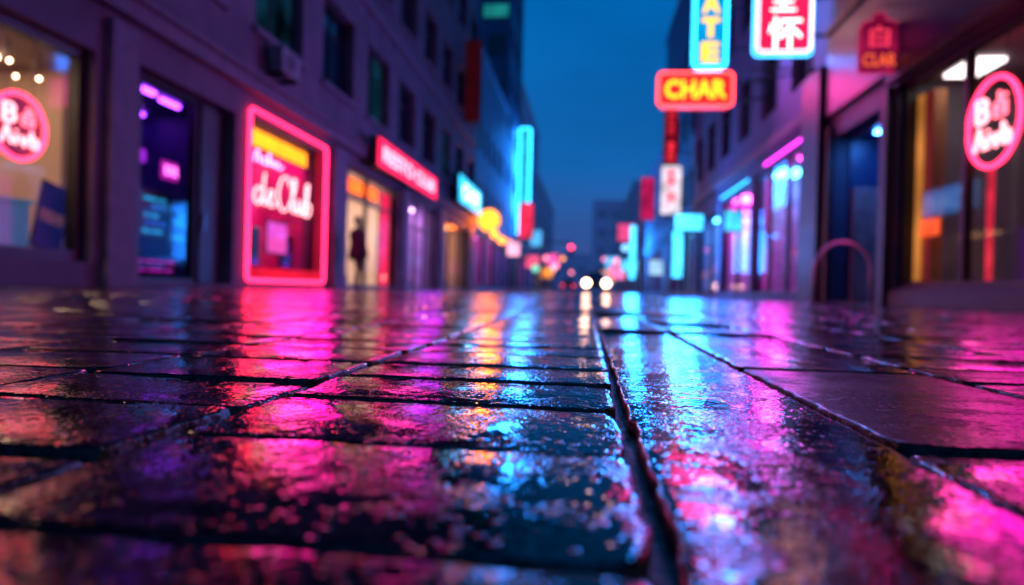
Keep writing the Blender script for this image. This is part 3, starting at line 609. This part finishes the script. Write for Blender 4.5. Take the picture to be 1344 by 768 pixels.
# ------------------------------------------------------------------ right building 2
B=empty('purple_shop_building',(XR,24,0),label='dusky purple building with colourful lit shop glass',cat='building')
so=[(16.5,21.6,.15,3.75),(21.9,26.6,.15,3.6),(27,32,.15,3.4)]
up=[(u,u+1.7,z,z+2.0) for z in (5.2,8.8,12.4) for u in (16.2,19.2,22.2,25.2,28.2,31)]
wall('R',15.05,32.95,17,so+up,.35,M_PURP,B)
for o in up: window('R',*o,B,w=.15,sill=False)
MGL=emi('magenta_ceiling',(1,.05,.6),34); room_blue=emi('cyan_ceiling',(.06,.42,1),22)
shopfront('R',*so[0],B,mull=(18.2,20.0),e=.06,w=.05); room('R',*so[0],1.3,LILA,DBL,LILA,B,lights=((16.8,18.6,.1,.5),(17.0,18.6,.8,1.1)),lm=MGL,t=.35)
r2=[o for o in B.children if o.name.startswith('shop_interior')][-1]
g=G(); sbox(g,'R',20.2,21.5,3.69,3.73,.5,1.2,room_blue); child(g.done('ceiling_light'),r2)
for (u0,u1,z0,z1,w_,mt) in ((21.2,21.55,.2,3.6,.36,emi('lit_magenta_panel2',(.85,.05,.7),1.2,.85,1.6)),(20.2,21.0,.4,2.8,1.3,emi('lit_violet_panel',(.45,.1,.9),1.2,.8,2)),(16.9,18.6,.3,3.3,.9,emi('lit_magenta_panel',(.9,.05,.6),1.3,.85,1.6)),(18.8,20.0,.3,3.0,1.1,emi('lit_white_panel',(.5,.6,.9),1.3,.85,1.6))):
    g=G(); sbox(g,'R',u0,u1,z0,z1,w_,w_+.04,mt); child(g.done('added_glow_panel'),r2)  # glowing panels added so the shop glass fills with colour
shopfront('R',*so[1],B,mull=(24,),e=.06,w=.05); room('R',*so[1],1.3,LILA,DBL,LILA,B,lights=((22.2,24.0,.2,.8),),lm=room_blue,t=.35)
r3=[o for o in B.children if o.name.startswith('shop_interior')][-1]
g=G(); sbox(g,'R',24.6,26.3,3.54,3.58,.4,1.1,MGL); child(g.done('ceiling_light'),r3)
shopfront('R',*so[2],B,mull=(29,),e=.06,w=.05); room('R',*so[2],1.3,LILA,DBL,LILA,B,lights=((27.4,31.6,.2,.8),),lm=room_blue,t=.35)
sobj('pillar',B,'R',15.1,16.3,0,5.0,-.2,-.002,mat=M_BLK,bevel=.02); sobj('cornice',B,'R',16.31,33,4.15,4.4,-.14,-.002,mat=M_LAVT)
e=empty('neon_tube_strip',(XR,19,3.7),label='magenta and blue neon strip above shop glass',cat='neon sign')
M=frame('R',(XR-.05,0,0)); g=G(M); g.tube([(-20.0,3.8,.02),(-16.5,3.8,.02)],.026,MAG,n=6); g.done('tube',e)
g=G(M); g.tube([(-26.3,3.7,.02),(-22.0,3.7,.02)],.016,CYAN,n=6); g.done('tube',e)
spill('R',(XR-.25,18.0,2),2.4,2.6,150,(.95,.01,.65),e); spill('R',(XR-.25,21.5,2),2.4,2.6,70,(.08,.12,1),e); spill('R',(XR-.25,27,2),2.4,8,270,(.02,.19,1),e)
# ------------------------------------------------------------------ bicycle rack
e=empty('bicycle_rack',(3.5,9.85,0),label='grey steel hoop bicycle rack on wet paving',cat='bicycle rack')
M=frame('F',(3.5,9.85,0),rz=.25)
pts=[(-.42,0),(-.42,.45)]+[(.42*math.cos(math.radians(a)),.45+.42*math.sin(math.radians(a))) for a in range(170,9,-16)]+[(.42,.45),(.42,0)]
g=G(M); g.tube(pts,.024,pbr('rack_steel',(.45,.43,.46),.4,metal=.6,bump=.03),n=12); g.done('hoop',e)
for s_ in (-.42,.42): g=G(M); g.lathe([(.07,0),(.07,.01),(.04,.02)],M_STEEL,(s_,0,0)); g.done('base_plate',e)
# ------------------------------------------------------------------ cars
def car(x,y,flip,paint,label):
    e=empty('car',(x,y,0),label=label,cat='car',group='cars driving along the street')
    k=-1 if flip else 1
    def T(px,py,pz): return (x+px,y+py*k,pz)
    def prof(g,pts,hw_fn,mat):
        i=g.mi(mat); Ls=[g.bm.verts.new(T(-hw_fn(p[1]),p[0],p[1])) for p in pts]; Rs=[g.bm.verts.new(T(hw_fn(p[1]),p[0],p[1])) for p in pts]
        n=len(pts)
        for q in range(n): g.f([Ls[q],Ls[(q+1)%n],Rs[(q+1)%n],Rs[q]],i)
        g.f(Ls,i); g.f(Rs[::-1],i)
    g=G(); prof(g,[(-2.15,.3),(-2.2,.55),(-2.1,.78),(-1.0,.95),(-.9,.97),(1.5,1.0),(2.1,.95),(2.2,.6),(2.15,.3)],lambda z:.88 if z<.7 else .84,paint); g.done('body',e,bevel=.06)
    g=G(); prof(g,[(-1.0,.975),(-.25,1.42),(1.0,1.44),(1.7,1.005)],lambda z:.76 if z<1.2 else .60,M_UPG); g.done('windscreen',e,bevel=.03)
    g=G(); g.box(x-.6,x+.6,*sorted((y-.25*k,y+1.0*k)),1.44,1.48,paint); g.done('roof',e,bevel=.02)
    for sx in (-.82,.82):
        for py in (-1.35,1.35):
            g=G(); g.lathe([(.2,-.1),(.32,-.1),(.34,-.06),(.34,.06),(.32,.1),(.2,.1)],M_BLK,T(sx,py,.34),axis='a',n=20); g.done('wheel',e)
    for sx in (-.68,.68):
        if not flip:
            g=G(frame('F',T(sx,-2.19,.66))); g.lathe([(.24,-.05),(.25,.02),(.15,.05)],emi('headlight_glass',(1,.50,.32),24),axis='c'); g.done('headlight',e)
        else: g=G(frame('F',T(sx,2.2,.7))); g.box(-.15,.15,-.06,.06,-.02,.04,emi('tail_lamp',(1,.02,.02),5)); g.done('tail_light',e,bevel=.01)
    g=G(); fy=-2.21 if not flip else 2.21
    a,b=sorted((T(0,fy,0)[1],T(0,fy*1.008,0)[1])); g.box(x-.42,x+.42,a,b,.38,.58,M_BLK); g.done('grille' if not flip else 'number_plate',e)
PA=pbr('dark_car_paint',(.03,.03,.05),.25,bump=0); PB=pbr('grey_car_paint',(.2,.2,.23),.25,bump=0)
car(.68,50,False,PA,'dark car with bright headlights driving on wet street')
car(-2.2,85,True,PB,'grey car with red tail lights driving away')
e=empty('traffic_light',(-4.5,70,0),label='traffic light with red lamp on long arm',cat='traffic light')
g=G(Matrix()); g.M=frame('F',(-4.5,70,0)); g.tube([(0,0,0),(0,4.9,0),(.2,5.0,0),(2.85,5.0,0)],.07,M_DARK); g.done('pole',e)
g=G(frame('F',(-1.65,70,4.2))); g.box(-.18,.18,-.5,.5,-.12,.12,M_BLK); g.done('housing',e,bevel=.03)
for dz,mm in ((.3,emi('red_signal',(1,.03,.10),9)),(0,M_BLK),(-.3,M_BLK)):
    g=G(frame('F',(-1.65,69.86,4.2+dz))); g.lathe([(.22,-.02),(.22,.01),(.12,.03)],mm,axis='c'); g.done('signal_lamp',e)
for k,(x,y,c,z) in enumerate(((-4.8,80,emi('lamp_pink',(1,.2,.35),3),3.6),(-4.8,100,emi('lamp_white',(.5,.7,1),2.5),3.2),(3.9,72,emi('lamp_blue',(.2,.5,1),3),4.5),(3.9,92,emi('lamp_pink',(1,.2,.35),3),4.0),(-4.8,64,emi('lamp_green',(.2,.8,.6),1.5),1.9),(-3.9,110,emi('lamp_amber',(1,.30,.08),3),5),(-3.4,75,emi('lamp_pink',(1,.2,.35),3),2.6),(3.6,110,emi('lamp_amber',(1,.30,.08),3),3.4),(-4.6,90,emi('lamp_amber',(1,.30,.08),3),2.4),(-2.8,125,emi('lamp_pink',(1,.2,.35),3),3.2),(3.2,130,emi('lamp_pink',(1,.2,.35),3),6))):
    e=empty('street_lamp',(x,y,0),label='slim street lamp with glowing round head',cat='street lamp',group='street lamps')
    M=frame('F',(x,y,0)); g=G(M); g.tube([(0,0,0),(0,z,0)],.05,M_DARK); g.done('post',e)
    g=G(M); g.sphere((0,z+.2,0),.34,c); g.done('lamp_head',e)
# ------------------------------------------------------------------ person
def person(px,py,rot):
    e=empty('person',(px,py,0),label='person in dark coat and trousers standing by shop entrance',cat='person')
    V=[];E=[];R=[]
    def add(p,r,par_=None):
        V.append(p);R.append(r)
        if par_ is not None: E.append((par_,len(V)-1))
        return len(V)-1
    pel=add((0,0,.95),(.15,.12)); wa=add((0,0,1.12),(.145,.11),pel); ch=add((0,-.01,1.32),(.19,.13),wa); sh=add((0,0,1.46),(.14,.1),ch)
    nk=add((0,-.01,1.54),(.06,.06),sh); h1=add((0,-.02,1.61),(.075,.09),nk); h2=add((0,-.015,1.70),(.082,.1),h1); add((0,0,1.78),(.05,.06),h2)
    for s_ in (-1,1):
        a=add((s_*.17,0,1.44),(.065,.065),sh); b=add((s_*.24,.02,1.2),(.05,.05),a); c=add((s_*.25,-.06+.04*s_,.97),(.038,.04),b); d=add((s_*.25,-.09+.04*s_,.88),(.035,.022),c)
        for q,l in enumerate((.075,.085,.08,.065)): add((s_*.25+(.0),-.115+.018*q+.04*s_,.88-l),(.009,.009),d)
        add((s_*.235,-.13+.04*s_,.86),(.010,.010),d)
        hh=add((s_*.09,0,.88),(.095,.095),pel); kn=add((s_*.11,-.03-.05*s_,.5),(.065,.065),hh); an=add((s_*.12,.03-.10*s_,.1),(.045,.05),kn); add((s_*.13,-.1-.10*s_,.04),(.04,.035),an)
    me=bpy.data.meshes.new('body'); M=Matrix.Translation((px,py,0))@Matrix.Rotation(rot,4,'Z')
    me.from_pydata([M@Vector(v) for v in V],E,[]); me.materials.append(pbr('dark_coat',(.02,.02,.03),.8))
    o=mkobj('body',me,e); sk=o.modifiers.new('skin','SKIN')
    for i,r in enumerate(R): me.skin_vertices[0].data[i].radius=r
    me.skin_vertices[0].data[0].use_root=True
    ss=o.modifiers.new('s','SUBSURF'); ss.levels=1; ss.render_levels=1
    g=G(M@frame('W')); g.lathe([(.02,.115),(.07,.10),(.095,.05),(.098,-.02),(.085,-.06)],pbr('black_hair',(.01,.008,.008),.6),(0,.015,1.72),axis='c'); g.done('hair',e)
    g=G(M); g.lathe([(.235,.72),(.22,.95),(.18,1.12),(.225,1.32),(.2,1.44),(.09,1.52)],pbr('dark_coat',(.02,.02,.03),.8),axis='c',n=20); g.done('coat',e)
person(-5.72,16.6,2.4)
# ------------------------------------------------------------------ camera
cam=bpy.data.cameras.new('camera'); co=bpy.data.objects.new('camera',cam); COL.objects.link(co)
co.matrix_world=Matrix.Translation((0,0,.1))@Matrix.Rotation(math.radians(6.2),4,'Z')@Matrix.Rotation(math.radians(90-.29),4,'X')@Matrix.Rotation(math.radians(1.5),4,'Z')
cam.lens=24; cam.sensor_width=36; cam.clip_start=.01; cam.clip_end=3000
cam.dof.use_dof=True; cam.dof.focus_distance=.66; cam.dof.aperture_fstop=3.0
S.camera=co
S.view_settings.view_transform='Standard'; S.view_settings.look='None'; S.view_settings.exposure=0
